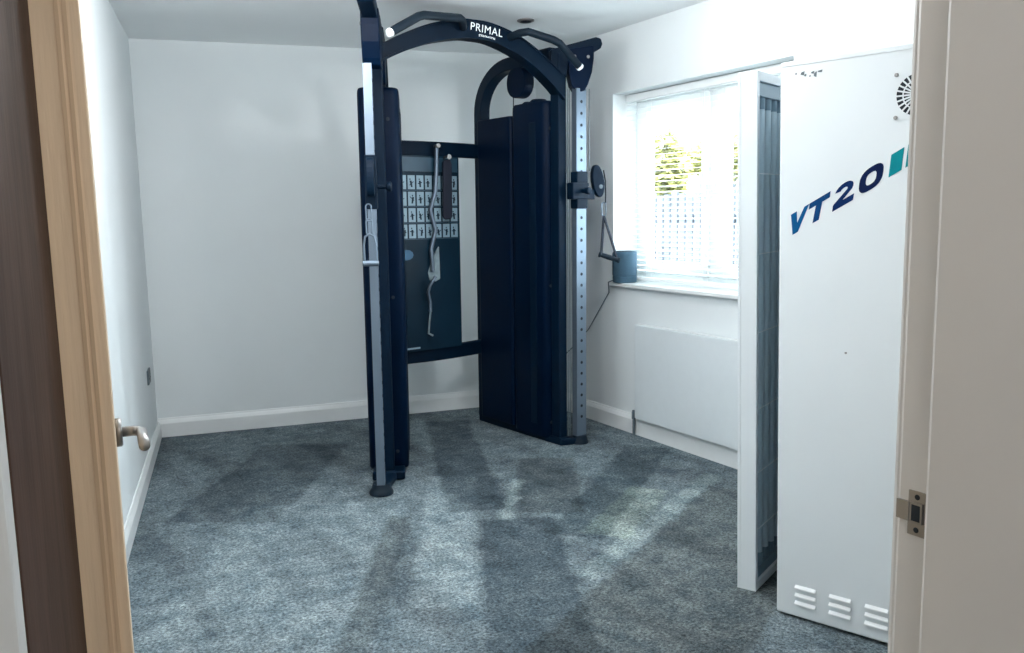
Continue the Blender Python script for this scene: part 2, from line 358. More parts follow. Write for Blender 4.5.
# the oak door, open into the room, seen along its hinge edge
dvec = V(0.0765, 1, 0).normalized(); nvec = V(dvec.y, -dvec.x, 0); D0 = V(0.022, 0.803, 0)
T, LW = 0.0372, 0.68
fr = Matrix((( nvec.x, dvec.x, 0, D0.x), (nvec.y, dvec.y, 0, D0.y), (0, 0, 1, 0), (0, 0, 0, 1)))   # local x = across thickness, y = along leaf
bm = B(); box(bm, (0, 0, 0.008), (T, LW, 1.84), 0, fr)
dr = struct('door_1', bm, 'oak', 'light oak door standing open into the room, seen edge-on', 'door', bevel=0.0012)
for x in (0.50, 0.66):
    bm = B(); box(bm, (T * x, -0.0012, 0.01), (T * x + 0.0032, 0.002, 1.838), 0, fr); struct('edge_seal', bm, 'strip', parent=dr)
bm = B(); hc = fr @ V(T, LW - 0.075, 0.984)
lathe(bm, [(0.022, 0), (0.022, 0.007), (0.020, 0.009)], hc, nvec, 28)
tip = hc + nvec * 0.036
tube(bm, [hc + nvec * 0.006, hc + nvec * 0.024, hc + nvec * 0.031 - dvec * 0.004, tip - dvec * 0.015, tip - dvec * 0.05, tip - dvec * 0.105], 0.0078, 14)
_h = struct('door_handle', bm, 'steel', parent=dr)
for _p in _h.data.polygons: _p.use_smooth = True

# ================================================================ CABLE MACHINE
CM = thing('cable_machine', 'tall black dual-tower cable machine with arched pull-up beam in the corner', 'gym machine', (2.05, 4.1, 0))
UP = V(0, 0, 1)
class Tower:      # local frame: u outwards, v towards the back
    def __init__(s, o, v, outward):
        s.o = Vector(o); s.v = Vector((v[0], v[1], 0)).normalized(); s.u = V(s.v.y, -s.v.x, 0) * outward
    def p(s, u, v, z): return s.o + s.u * u + s.v * v + UP * z
    def plan(s, pts): return [(s.p(u, v, 0).x, s.p(u, v, 0).y) for u, v in pts]
    def m(s): return Matrix(((s.u.x, s.v.x, 0, s.o.x), (s.u.y, s.v.y, 0, s.o.y), (0, 0, 1, 0), (0, 0, 0, 1)))
TR = Tower((2.578, 3.953, 0), (-0.098, 0.745), 1)
TL = Tower((1.512, 3.887, 0), (0.400, 0.917), -1)
def rect_section(a, b, c=0.006):
    return [(-a + c, -b), (a - c, -b), (a, -b + c), (a, b - c), (a - c, b), (-a + c, b), (-a, b - c), (-a, -b + c)]
def build_tower(t, hw, back, post, post_wide_u, arm_dir, arm_len, foot_r):
    m = t.m()
    # front upright
    bm = B(); box(bm, (-0.028, -0.03, 0.03), (0.028, 0.04, 2.15), 0, m); obj('upright', bm, 'black', CM, 0.006)
    # hoop: rear tube that rises and arches over to the front upright
    bm = B(); pts = [t.p(0, back, 0.03), t.p(0, back, 1.0), t.p(0, back, 1.90)]
    for i in range(1, 13):
        a = PI / 2 * i / 12; pts.append(t.p(0, back - 0.30 * (1 - math.cos(a)), 1.90 + 0.25 * math.sin(a)))
    pts.append(t.p(0, 0.04, 2.15))
    tube(bm, pts, 0, sect=rect_section(0.036, 0.036), up=t.u); obj('hoop_frame', bm, 'black', CM, smooth=True)
    # plate shrouds over the weight stack: rear panel and taller front panel
    bm = B(); prism(bm, t.plan(rrect(-hw, 0.36, hw, back - 0.02, 0.02)), 0.045, 1.855)
    rs = obj('rear_shroud', bm, 'black2', CM, 0.006)
    # front panel: rounded in plan, top edge with two shoulders
    prof = rrect(-hw, 0.045, hw, 0.365, 0.045, 6); bm = B(); n = len(prof); rings = []
    for z, k in ((0.03, 0.97), (0.04, 1), (1.875, 1), (1.895, 0.99), (1.905, 0.96), (1.910, 0.9)):
        rings.append([bm.verts.new(t.p(u * k, 0.205 + (v - 0.205) * k, z)) for u, v in prof])
    for a, b in zip(rings, rings[1:]):
        for j in range(n): bm.faces.new((a[j], a[(j + 1) % n], b[(j + 1) % n], b[j]))
    bm.faces.new(rings[0][::-1]); bm.faces.new(rings[-1]); obj('front_shroud', bm, 'black2', CM, smooth=True)
    bm = B(); lathe(bm, [(0.05, 0), (0.05, 0.012), (0.04, 0.022)], t.p(0, 0.17, 1.905), UP, 20); lathe(bm, [(0.03, 0), (0.03, 0.012), (0.02, 0.02)], t.p(0, 0.27, 1.905), UP, 20)
    obj('stack_cap', bm, 'black', CM, smooth=True)
    # vertical raised rib along the inner side of the panels, and fixing screws
    bm = B(); box(bm, (-hw - 0.003, 0.13, 0.10), (-hw + 0.002, 0.185, 1.80), 0, m); obj('shroud_rib', bm, 'black', CM, 0.002)
    for z in (1.76, 0.90, 0.12):
        bm = B(); lathe(bm, [(0.009, 0), (0.009, 0.004), (0.006, 0.005)], t.p(-hw * 0.45, 0.0455, z), -t.v, 12); obj('screw', bm, 'hole', CM)
    # base skid
    bm = B(); box(bm, (-hw + 0.02, -0.05, 0.0), (hw - 0.02, back + 0.03, 0.045), 0, m); obj('base_skid', bm, 'black', CM, 0.008)
    f = Vector(post); b0 = t.p(0, -0.02, 0)
    d = (V(f.x, f.y, 0) - V(b0.x, b0.y, 0)).normalized(); s = V(-d.y, d.x, 0)
    bm = B(); add_faces(bm, [b0 - s * 0.045 - d * 0.02, f - s * 0.03, f + s * 0.03, b0 + s * 0.045 - d * 0.02] + [q + UP * 0.04 for q in (b0 - s * 0.045 - d * 0.02, f - s * 0.03, f + s * 0.03, b0 + s * 0.045 - d * 0.02)],
                        [(3, 2, 1, 0), (4, 5, 6, 7), (0, 1, 5, 4), (1, 2, 6, 5), (2, 3, 7, 6), (3, 0, 4, 7)]); obj('base_arm', bm, 'black', CM, 0.008)
    bm = B(); lathe(bm, [(foot_r, 0), (foot_r, 0.012), (foot_r * 0.9, 0.022), (0.045, 0.028), (0.04, 0.05)], V(f.x, f.y, 0), UP, 32); obj('foot_plate', bm, 'rubber', CM, smooth=True)
    # guide post with a row of adjustment holes
    wa, wb = (0.035, 0.019) if post_wide_u else (0.019, 0.035)
    pm = Matrix(((t.u.x, t.v.x, 0, f.x), (t.u.y, t.v.y, 0, f.y), (0, 0, 1, 0), (0, 0, 0, 1)))
    bm = B(); box(bm, (-wa, -wb, 0.03), (wa, wb, 1.965), 0, pm)
    z = 0.16
    while z < 1.95:
        if post_wide_u: lathe(bm, [(0.0085, 0), (0.0085, 0.001)], V(f.x, f.y, z) - t.v * (wb + 0.0002), -t.v, 12, 1)
        else: lathe(bm, [(0.0085, 0), (0.0085, 0.001)], V(f.x, f.y, z) - t.u * (wa + 0.0002), -t.u, 12, 1)
        z += 0.062
    obj('guide_post', bm, ['chrome', 'hole'], CM)
    # top arm from the upright out over the guide post
    a = Vector((arm_dir[0], arm_dir[1], 0)).normalized(); st = t.p(0, 0, 0); nn = V(-a.y, a.x, 0)
    pl = (V(f.x, f.y, 0) - st).dot(a); base = V(st.x, st.y, 0)
    bm = B()
    slab(bm, [(-0.05, 2.095), (0.035, 2.02), (0.045, 2.10), (0.09, 2.125), (arm_len - 0.03, 2.165), (arm_len - 0.008, 2.178), (arm_len, 2.20), (arm_len - 0.008, 2.228), (arm_len - 0.035, 2.235), (-0.05, 2.165)], base, a, UP, nn, -0.034, 0.034)
    obj('top_arm', bm, 'black', CM, 0.006)
    bm = B(); slab(bm, [(pl - 0.062, 2.17), (pl - 0.062, 2.05), (pl - 0.045, 1.98), (pl - 0.028, 1.955), (pl, 1.945), (pl + 0.028, 1.955), (pl + 0.045, 1.985), (pl + 0.068, 2.05), (pl + 0.078, 2.12), (pl + 0.08, 2.19)], base, a, UP, nn, -0.040, 0.040)
    pc = obj('pulley_cover', bm, 'black2', CM, 0.006)
    for k in (-0.03, 0.045):
        bm = B(); lathe(bm, [(0.009, 0), (0.009, 0.004), (0.005, 0.006)], base + a * (pl + k) + UP * 2.13 - nn * 0.0395, -nn, 12); obj('bolt', bm, 'steel', pc)
    # pulley guard hanging under the hoop
    bm = B(); g = rrect(-0.085, -0.012, 0.085, 0.16, 0.080, 8)
    slab(bm, g, t.p(0, 0.335, 1.965), t.v, UP, t.u, -0.034, 0.034); obj('hoop_pulley_guard', bm, 'black2', CM, 0.005)
    # wire cables
    bm = B(); tube(bm, [t.p(0, 0.40, 2.0), t.p(0, 0.40, 1.86)], 0.003, 6); obj('cable', bm, 'black', CM)
    return a, nn, pl
aR = build_tower(TR, 0.058, 0.715, (2.674, 3.900, 0), True, (0.95, -0.33), 0.235, 0.052)
aL = build_tower(TL, 0.100, 0.72, (1.388, 3.677, 0), False, (-0.43, -0.903), 0.56, 0.056)

# cross bars between the two hoops
pl_, pr_ = TL.p(0, 0.72, 0), TR.p(0, 0.715, 0)
cd_ = (V(pr_.x, pr_.y, 0) - V(pl_.x, pl_.y, 0)); cl = cd_.length; cdn = cd_.normalized(); cn = V(-cdn.y, cdn.x, 0)
for z, sag in ((1.676, 0.0), (0.482, 0.0)):
    bm = B(); tube(bm, [pl_ + cdn * (cl * k / 12) - cn * (0.035 * math.sin(PI * k / 12)) + UP * (z) for k in range(13)], 0, sect=rect_section(0.020, 0.042), up=(0, 0, 1))
    obj('cross_bar', bm, 'black', CM, smooth=True)
# exercise chart on the cross bars
O = pl_ + cdn * 0.030 - cn * 0.066
bm = B(); cw = 0.430
slab(bm, rrect(0, 0.515, cw, 1.635, 0.012), O, cdn, UP, -cn, 0, 0.006, 0)
slab(bm, [(0.01, 1.545), (cw - 0.01, 1.545), (cw - 0.01, 1.625), (0.01, 1.625)], O, cdn, UP, -cn, 0.006, 0.0072, 1)
for r in range(4):
    for c in range(7):
        x0 = 0.016 + c * 0.0585; z0 = 1.445 - r * 0.092
        slab(bm, [(x0, z0), (x0 + 0.047, z0), (x0 + 0.047, z0 + 0.078), (x0, z0 + 0.078)], O, cdn, UP, -cn, 0.006, 0.0075, 2)
        # a little dark exercise figure in each cell
        k = random.uniform(-0.006, 0.006); xm = x0 + 0.023 + k
        lean = random.uniform(-0.008, 0.008)
        slab(bm, [(xm - 0.004, z0 + 0.012), (xm + 0.006, z0 + 0.012), (xm + 0.007 + lean, z0 + 0.048), (xm - 0.006 + lean, z0 + 0.048)], O, cdn, UP, -cn, 0.0075, 0.0082, 0)
        slab(bm, [(xm - 0.003 + lean + 0.004 * math.cos(a), z0 + 0.056 + 0.005 * math.sin(a)) for a in [i * PI / 4 for i in range(8)]], O, cdn, UP, -cn, 0.0075, 0.0082, 0)
        slab(bm, [(xm - 0.014, z0 + 0.034 + 2 * lean), (xm + 0.014, z0 + 0.034 - lean), (xm + 0.014, z0 + 0.039 - lean), (xm - 0.014, z0 + 0.039 + 2 * lean)], O, cdn, UP, -cn, 0.0075, 0.0082, 0)
    slab(bm, [(0.012, 1.437 - r * 0.092), (cw - 0.012, 1.437 - r * 0.092), (cw - 0.012, 1.442 - r * 0.092), (0.012, 1.442 - r * 0.092)], O, cdn, UP, -cn, 0.006, 0.007, 1)
slab(bm, [(0.055 + 0.045 * math.cos(a), 1.075 + 0.03 * math.sin(a)) for a in [i * PI / 6 for i in range(12)]], O, cdn, UP, -cn, 0.006, 0.0072, 3)
slab(bm, [(0.01, 0.53), (0.13, 0.53), (0.13, 0.54), (0.01, 0.54)], O, cdn, UP, -cn, 0.006, 0.0072, 2)
obj('exercise_chart', bm, ['chart', 'cellb', 'cell', 'blob'], CM)['label'] = 'dark wall chart with four rows of pale exercise pictures'

# arched pull-up beam
A0, A1 = V(1.512, 3.878, 0), V(2.575, 3.940, 0); ad = (A1 - A0); al = ad.length; ad.normalize(); an = V(ad.y, -ad.x, 0)   # an points to the viewer
top = [(0.0, 2.105), (0.12, 2.172), (0.28, 2.238), (0.44, 2.275), (0.52, 2.280), (0.62, 2.275), (0.76, 2.240), (0.88, 2.185), (1.0, 2.11), (1.07, 2.06)]
bot = [(0.0, 2.030), (0.12, 2.088), (0.28, 2.148), (0.44, 2.182), (0.52, 2.186), (0.62, 2.180), (0.76, 2.138), (0.88, 2.078), (1.0, 1.99), (1.07, 1.925)]
def smooth_line(pts, n=4):
    out = []
    for i in range(len(pts) - 1):
        p0 = pts[max(i - 1, 0)]; p1 = pts[i]; p2 = pts[i + 1]; p3 = pts[min(i + 2, len(pts) - 1)]
        for k in range(n):
            t = k / n
            out.append(tuple(0.5 * (2 * p1[j] + (p2[j] - p0[j]) * t + (2 * p0[j] - 5 * p1[j] + 4 * p2[j] - p3[j]) * t * t + (3 * p1[j] - p0[j] - 3 * p2[j] + p3[j]) * t ** 3) for j in (0, 1)))
    return out + [pts[-1]]
tp, bt = smooth_line(top), smooth_line(bot)
DZ = -0.022
def band(bm, up, lo, t0, t1, mi=0):
    n = len(up)
    for i in range(n - 1):
        slab(bm, [lo[i], lo[i + 1], up[i + 1], up[i]], A0 + UP * DZ, ad, UP, an, t0, t1, mi)
bm = B(); band(bm, tp, bt, -0.022, 0.022); bmesh.ops.remove_doubles(bm, verts=bm.verts, dist=1e-5)
# drop inner faces
inner = [f for f in bm.faces if all(len(e.link_faces) > 2 for e in f.edges)]
bmesh.ops.delete(bm, geom=inner, context='FACES_ONLY')
arch = obj('pull_up_beam', bm, 'black', CM)
bm = B(); band(bm, [(x, z + 0.012) for x, z in bt], bt, -0.044, 0.044); obj('lower_flange', bm, 'black', arch)
bm = B(); band(bm, tp, [(x, z - 0.008) for x, z in tp], -0.030, 0.030); obj('upper_flange', bm, 'black', arch)
def text_mesh(body, size, shear=0.0, offset=0.0, extrude=0.0006):
    c = bpy.data.curves.new('t', 'FONT'); c.body = body; c.size = size; c.shear = shear; c.offset = offset; c.extrude = extrude
    c.align_x = 'CENTER'; c.space_character = 1.10
    o = bpy.data.objects.new('t', c); COL.objects.link(o); dg = bpy.context.evaluated_depsgraph_get(); dg.update()
    me = bpy.data.meshes.new_from_object(o.evaluated_get(dg)); bpy.data.objects.remove(o); return me
def place_text(name, me, m, matname, parent):
    me.transform(m); me.materials.clear(); me.materials.append(M[matname]); o = bpy.data.objects.new(name, me); COL.objects.link(o)
    o.parent = parent; o.matrix_parent_inverse = world_of(parent).inverted(); return o
def frame4(o, ex, ey, en): return Matrix(((ex.x, ey.x, en.x, o.x), (ex.y, ey.y, en.y, o.y), (ex.z, ey.z, en.z, o.z), (0, 0, 0, 1)))
tex = (ad + UP * -0.10).normalized(); tey = an.cross(tex) * 1.0
if tey.z < 0: tey = -tey
tc_ = A0 + ad * 0.592 + UP * 2.200 + an * 0.0235
place_text('lettering', text_mesh('PRIMAL', 0.054, 0.0, 0.0, 0.0002), frame4(tc_, tex, tey, an), 'letter', arch)
place_text('lettering', text_mesh('STRENGTH', 0.018, 0.0, 0.0004), frame4(tc_ - UP * 0.025 + ad * 0.003, tex, tey, an), 'letter', arch)

# angled pull-up grips that stand out from the beam
def wing(pts):
    bm = B(); tube(bm, pts, 0.0195, 14); g = obj('pull_up_grip', bm, 'rubber', CM, smooth=True)
    d = (Vector(pts[-1]) - Vector(pts[-2])).normalized()
    bm = B(); lathe(bm, [(0.0200, -0.008), (0.0200, 0.004), (0.016, 0.008)], Vector(pts[-1]), d, 18); obj('end_cap', bm, 'letter', g, smooth=True)
wing([(1.965, 3.87, 2.215), (1.92, 3.79, 2.225), (1.88, 3.74, 2.222), (1.66, 3.66, 2.198), (1.625, 3.64, 2.185), (1.462, 3.59, 2.090)])
wing([(2.245, 3.90, 2.195), (2.262, 3.83, 2.205), (2.290, 3.79, 2.207), (2.41, 3.745, 2.170), (2.445, 3.74, 2.155), (2.580, 3.755, 2.050)])

# carriages on the guide posts
def carriage_right():
    f = V(2.674, 3.900, 0); m = Matrix(((TR.u.x, TR.v.x, 0, f.x), (TR.u.y, TR.v.y, 0, f.y), (0, 0, 1, 0), (0, 0, 0, 1)))
    bm = B(); box(bm, (-0.040, -0.030, 1.325), (0.040, 0.028, 1.525), 0, m); box(bm, (-0.075, -0.034, 1.375), (0.045, 0.020, 1.465), 0, m)
    c = obj('carriage', bm, 'black', CM, 0.006)
    bm = B(); lathe(bm, [(0.013, 0), (0.013, 0.03), (0.019, 0.034), (0.019, 0.055), (0.014, 0.06)], m @ V(-0.002, -0.030, 1.42), -TR.v, 18); obj('adjusting_knob', bm, 'black', c, smooth=True)
    bm = B(); ex = (TR.u * 0.92 - TR.v * 0.25).normalized(); en = V(-ex.y, ex.x, 0)
    box(bm, (0.03, -0.02, 1.375), (0.10, 0.01, 1.43), 0, m)
    oc = m @ V(0.118, -0.02, 1.475)
    slab(bm, [(0.036 * math.cos(a) - 0.012 * math.sin(a), 0.088 * math.sin(a)) for a in [i * PI / 12 for i in range(24)]], oc, ex, UP, en, -0.017, 0.017)
    obj('pulley_guard', bm, 'black', c, 0.004)
    bm = B(); lathe(bm, [(0.012, -0.02), (0.012, 0.0), (0.012, 0.02)], oc - UP * 0.03 + ex * 0.012, en, 14); obj('bolt', bm, 'pipe', c)
    bm = B(); tube(bm, [oc + ex * 0.038 + UP * 0.06, oc + ex * 0.050, oc + ex * 0.052 - UP * 0.08, oc + ex * 0.052 - UP * 0.12], 0.004, 8); obj('cable', bm, 'black', c)
    return oc, ex
oc, exR = carriage_right()
bm = B()
for dx, z0, z1 in ((-0.052, 0.05, 1.96), (-0.066, 0.05, 1.96)):
    q = V(2.674, 3.900, 0) + TR.u * dx + TR.v * 0.02; tube(bm, [q + UP * z0, q + UP * z1], 0.0022, 6)
obj('cable', bm, 'pipe', CM)
bm = B(); q = V(2.674, 3.900, 0) + TR.u * 0.075; tube(bm, [q + UP * 1.53, q + UP * 1.97], 0.0030, 6); obj('cable', bm, 'pipe', CM)

def carriage_left():
    f = V(1.388, 3.677, 0); m = Matrix(((TL.u.x, TL.v.x, 0, f.x), (TL.u.y, TL.v.y, 0, f.y), (0, 0, 1, 0), (0, 0, 0, 1)))
    bm = B(); box(bm, (-0.026, -0.040, 1.33), (0.026, 0.040, 1.57), 0, m); c = obj('carriage', bm, 'black', CM, 0.006)
    bm = B(); lathe(bm, [(0.010, 0), (0.010, 0.04), (0.02, 0.045), (0.024, 0.062), (0.016, 0.068)], m @ V(-0.024, 0.0, 1.430), -TL.u, 18); obj('adjusting_knob', bm, 'black', c, smooth=True)
    bm = B(); slab(bm, [(0.036 * math.cos(a), 0.085 * math.sin(a)) for a in [i * PI / 12 for i in range(24)]], m @ V(0, -0.07, 1.47), -TL.v, UP, TL.u, -0.017, 0.017); obj('pulley_guard', bm, 'black', c, 0.004)
    return m
mL = carriage_left()
bm = B()
for k in (0.05, 0.062):
    q = mL @ V(0.0, k, 0); tube(bm, [q + UP * 0.05, q + UP * 1.98], 0.003, 6)
obj('cable', bm, 'pipe', CM)
# two level pins low on the left upright and knobs at the top of the upright
for z in (2.06, 1.90):
    bm = B(); lathe(bm, [(0.008, 0), (0.008, 0.012), (0.012, 0.015), (0.012, 0.022)], TL.p(0.030, -0.01, z), TL.u, 14); obj('bolt', bm, 'black', CM)

# ---- things hanging on the machine
def karabiner(bm, p, ex, h=0.06, w_=0.013, r=0.0032, mi=0):
    pts = [p + ex * (w_ * math.cos(a)) + UP * (-h / 2 + (h / 2 - w_) * (1 if math.sin(a) > 0 else -1) + w_ * math.sin(a)) for a in [i * 2 * PI / 20 for i in range(20)]]
    tube(bm, pts + [pts[0], pts[1]], r, 6, mi)
top_ = oc + exR * 0.052 - UP * 0.124
sh = thing('stirrup_handle', 'black stirrup cable handle hanging from the right pulley beside the window', 'gym handle', top_)
bm = B(); karabiner(bm, top_, exR, 0.075); obj('karabiner', bm, 'chrome', sh, smooth=True)
gl, gr = V(2.806, 3.862, 1.062), V(2.886, 3.818, 1.032)
bm = B(); ap = top_ - UP * 0.072
for e in (gl, gr): tube(bm, [ap, ap.lerp(e, 0.5), e], 0, sect=rect_section(0.0035, 0.007, 0.001))
obj('strap', bm, 'strap', sh)
bm = B(); gd = (gr - gl).normalized()
lathe(bm, [(0.010, -0.014), (0.016, -0.012), (0.016, -0.004), (0.012, 0), (0.014, 0.02), (0.015, 0.045), (0.014, 0.07), (0.012, (gr - gl).length), (0.016, (gr - gl).length + 0.004), (0.016, (gr - gl).length + 0.012), (0.010, (gr - gl).length + 0.014)], gl, gd, 18)
obj('grip', bm, 'rubber', sh, smooth=True)
# left: chrome D handle
tl_ = mL @ V(0.0, -0.112, 1.375)
lh = thing('stirrup_handle', 'silver metal cable handle hanging on the left post of the cable machine', 'gym handle', tl_)
exv = (V(math.cos(math.radians(20.5)), -math.sin(math.radians(20.5)), 0))
bm = B(); karabiner(bm, tl_ - UP * 0.02, exv, 0.075, 0.012); obj('karabiner', bm, 'chrome', lh, smooth=True)
bm = B(); karabiner(bm, tl_ - UP * 0.085, exv, 0.07, 0.013, 0.0036); obj('snap_hook', bm, 'chrome', lh, smooth=True)
c0 = tl_ - UP * 0.15
bm = B(); tube(bm, [c0 + exv * x + UP * z for x, z in ((-0.026, -0.13), (-0.027, -0.05), (-0.020, -0.012), (0.0, 0.0), (0.020, -0.012), (0.027, -0.05), (0.026, -0.13))], 0.005, 10); obj('bow', bm, 'chrome', lh, smooth=True)
bm = B(); q = c0 - UP * 0.13; lathe(bm, [(0.009, -0.036), (0.013, -0.034), (0.013, 0.034), (0.009, 0.036)], q, exv, 18); obj('grip', bm, 'chrome', lh, smooth=True)

# curl bar, strap and cloth hanging in front of the chart
def onchart(x, y, off=0.02): return None
Yb = 4.495
bm = B(); tube(bm, [(2.114, Yb, 1.680), (2.108, Yb, 1.55), (2.097, Yb, 1.43), (2.062, Yb, 1.33), (2.092, Yb, 1.215), (2.060, Yb, 1.11), (2.067, Yb, 0.975)], 0.0125, 12)
cb = obj('curl_bar', bm, 'chrome', smooth=True); tag(cb, 'zigzag silver curl bar hanging in front of the exercise chart', 'curl bar')
rope = thing('ankle_strap', 'pale grey cable strap dangling low in front of the exercise chart', 'strap', (2.05, Yb, 1.0))
bm = B(); tube(bm, [(2.067, Yb - 0.035, 0.95), (2.03, Yb - 0.035, 0.90), (2.024, Yb - 0.02, 0.86), (2.035, Yb - 0.02, 0.80), (2.034, Yb - 0.02, 0.745)], 0.009, 10); obj('ring_bar', bm, 'chrome', rope, smooth=True)
bm = B(); tube(bm, [(2.034, Yb - 0.02, 0.745), (2.025, Yb - 0.02, 0.68), (2.018, Yb - 0.02, 0.62), (2.045, Yb - 0.02, 0.605)], 0.006, 8); obj('tail', bm, 'cloth', rope, smooth=True)
bm = B(); sl = [(2.10, 1.10), (2.118, 1.12), (2.12, 1.0), (2.12, 0.93), (2.09, 0.915), (2.05, 0.925), (2.04, 0.97), (2.06, 1.02)]
slab(bm, sl, V(0, Yb + 0.0255, 0), V(1, 0, 0), UP, V(0, -1, 0), 0, 0.012)
tcl = obj('cuff', bm, 'cloth', rope, 0.004)
st = thing('triceps_strap', 'black strap hanging from a peg on the upper cross bar', 'strap', (2.17, Yb, 1.6))
bm = B(); slab(bm, [(2.150, 1.60), (2.165, 1.615), (2.195, 1.615), (2.205, 1.59), (2.200, 1.29), (2.190, 1.275), (2.150, 1.275), (2.142, 1.29)], V(0, Yb, 0), V(1, 0, 0), UP, V(0, -1, 0), -0.008, 0.008); obj('webbing', bm, 'strap', st, 0.003)
bm = B(); lathe(bm, [(0.008, -0.03), (0.008, 0.02), (0.014, 0.022), (0.014, 0.03)], V(2.165, Yb, 1.628), V(0, -1, 0), 14); obj('peg', bm, 'steel', CM, smooth=True)
bm = B(); lathe(bm, [(0.007, -0.03), (0.007, 0.02), (0.012, 0.022), (0.012, 0.028)], V(2.100, Yb, 1.690), V(0, -1, 0), 14); obj('peg', bm, 'steel', CM, smooth=True)

# ================================================================ TANNING BOOTH
TB = thing('tanning_booth', 'white upright tanning booth with blue lettering, standing beside the door', 'tanning booth', (2.35, 1.75, 0))
e_s = V(0.311, -0.9504, 0).normalized(); e_n = V(-e_s.y, e_s.x, 0)     # e_n points into the body
P0 = V(2.030, 1.844, 0); CW = 0.745; CDp = 0.60
def cab(s, z, n=0.0): return P0 + e_s * s + e_n * n + UP * z
cm4 = Matrix(((e_s.x, e_n.x, 0, P0.x), (e_s.y, e_n.y, 0, P0.y), (0, 0, 1, 0), (0, 0, 0, 1)))
bm = B(); box(bm, (0, 0, 0.012), (CW, CDp, 1.738), 0, cm4); obj('cabinet', bm, 'booth', TB, 0.007)
bm = B(); box(bm, (0.006, -0.003, 1.722), (CW - 0.006, 0.001, 1.734), 0, cm4); obj('top_lip', bm, 'booth', TB, 0.001)
for s in (0.08, CW - 0.08):
    for n in (0.06, CDp - 0.06):
        bm = B(); lathe(bm, [(0.02, 0), (0.02, 0.014)], cab(s, 0.0, n), UP, 16); obj('foot', bm, 'rubber', TB)
# lettering: upright letters climbing a slanted line
def letter(polys, x0, wd, matn, h=0.067):
    bm = B()
    for poly in polys:
        q = []
        for x, y in poly:
            s = x0 + x * wd + 0.10 * y * h; q.append((s + 0.017, 1.212 + 0.55 * (x0 + x * wd) + y * h))
        slab(bm, q, P0, e_s, UP, -e_n, 0.0, 0.0012)
    return obj('lettering', bm, matn, TB)
letter([[(0.0, 1), (0.32, 1), (0.42, 0.42), (0.50, 0.0), (0.22, 0.0)], [(0.50, 0.0), (0.34, 0.0), (0.40, 0.42), (0.74, 1.0), (1.0, 1.0)]], 0.015, 0.056, 'vblue')
letter([[(0.0, 1), (1, 1), (1.0, 0.74), (0.0, 0.74)], [(0.34, 0.76), (0.64, 0.76), (0.56, 0), (0.26, 0)]], 0.072, 0.062, 'vblue2')
arc = [(0.46 + 0.44 * math.cos(a), 0.70 + 0.30 * math.sin(a)) for a in [math.radians(x) for x in range(170, -31, -20)]]
arci = [(0.46 + 0.17 * math.cos(a), 0.69 + 0.10 * math.sin(a)) for a in [math.radians(x) for x in range(170, -31, -20)]]
pol2 = [[arc[i], arc[i + 1], arci[i + 1], arci[i]] for i in range(len(arc) - 1)] + [[arci[-1], arc[-1], (0.42, 0.26), (0.0, 0.26), (0.02, 0.30)], [(-0.02, 0.27), (0.98, 0.27), (0.96, 0), (-0.03, 0)]]
letter(pol2, 0.148, 0.060, 'vnavy')
def sup(a, rx, ry):
    c, s = math.cos(a), math.sin(a); return (0.5 + rx * math.copysign(abs(c) ** 0.75, c), 0.5 + ry * math.copysign(abs(s) ** 0.75, s))
ang = [i * 2 * PI / 28 for i in range(29)]
letter([[sup(ang[i], .5, .5), sup(ang[i + 1], .5, .5), sup(ang[i + 1], .22, .25), sup(ang[i], .22, .25)] for i in range(28)], 0.219, 0.066, 'vnavy2')
for x0, wd in ((0.302, 0.034), (0.346, 0.034), (0.390, 0.034), (0.434, 0.034)):
    letter([[(0, 0.08), (1, 0.08), (1, 1), (0, 1)]], x0, wd, 'teal').name = 'square_mark'
# fan grille
fc = 0.392; fz = 1.601
bm = B(); slab(bm, rrect(-0.064, -0.064, 0.064, 0.064, 0.010), cab(fc, fz), e_s, UP, -e_n, 0, 0.002); fg = obj('fan_grille', bm, 'booth', TB)
bm = B(); slab(bm, [(0.056 * math.cos(a), 0.056 * math.sin(a)) for a in [i * PI / 20 for i in range(40)]], cab(fc, fz), e_s, UP, -e_n, 0.002, 0.003); obj('dark_opening', bm, 'hole', fg)
bm = B()
for i in range(24):
    a = 2 * PI * i / 24; t_ = 0.0021
    slab(bm, [(0.018 * math.cos(a) - t_ * math.sin(a), 0.018 * math.sin(a) + t_ * math.cos(a)), (0.018 * math.cos(a) + t_ * math.sin(a), 0.018 * math.sin(a) - t_ * math.cos(a)),
              (0.057 * math.cos(a) + t_ * math.sin(a), 0.057 * math.sin(a) - t_ * math.cos(a)), (0.057 * math.cos(a) - t_ * math.sin(a), 0.057 * math.sin(a) + t_ * math.cos(a))], cab(fc, fz), e_s, UP, -e_n, 0.003, 0.005)
for r0 in (0.037,):
    for i in range(36):
        a, b = 2 * PI * i / 36, 2 * PI * (i + 1) / 36
        slab(bm, [(r0 * math.cos(a), r0 * math.sin(a)), (r0 * math.cos(b), r0 * math.sin(b)), ((r0 + .003) * math.cos(b), (r0 + .003) * math.sin(b)), ((r0 + .003) * math.cos(a), (r0 + .003) * math.sin(a))], cab(fc, fz), e_s, UP, -e_n, 0.003, 0.0055)
slab(bm, [(0.019 * math.cos(a), 0.019 * math.sin(a)) for a in [i * PI / 12 for i in range(24)]], cab(fc, fz), e_s, UP, -e_n, 0.002, 0.006)
obj('spokes', bm, 'booth', fg)
for dx in (-0.057, 0.057):
    for dz in (-0.057, 0.057):
        bm = B(); lathe(bm, [(0.0055, 0), (0.0055, 0.003), (0.003, 0.004)], cab(fc + dx, fz + dz, -0.002), -e_n, 12); obj('screw', bm, 'steel', fg)
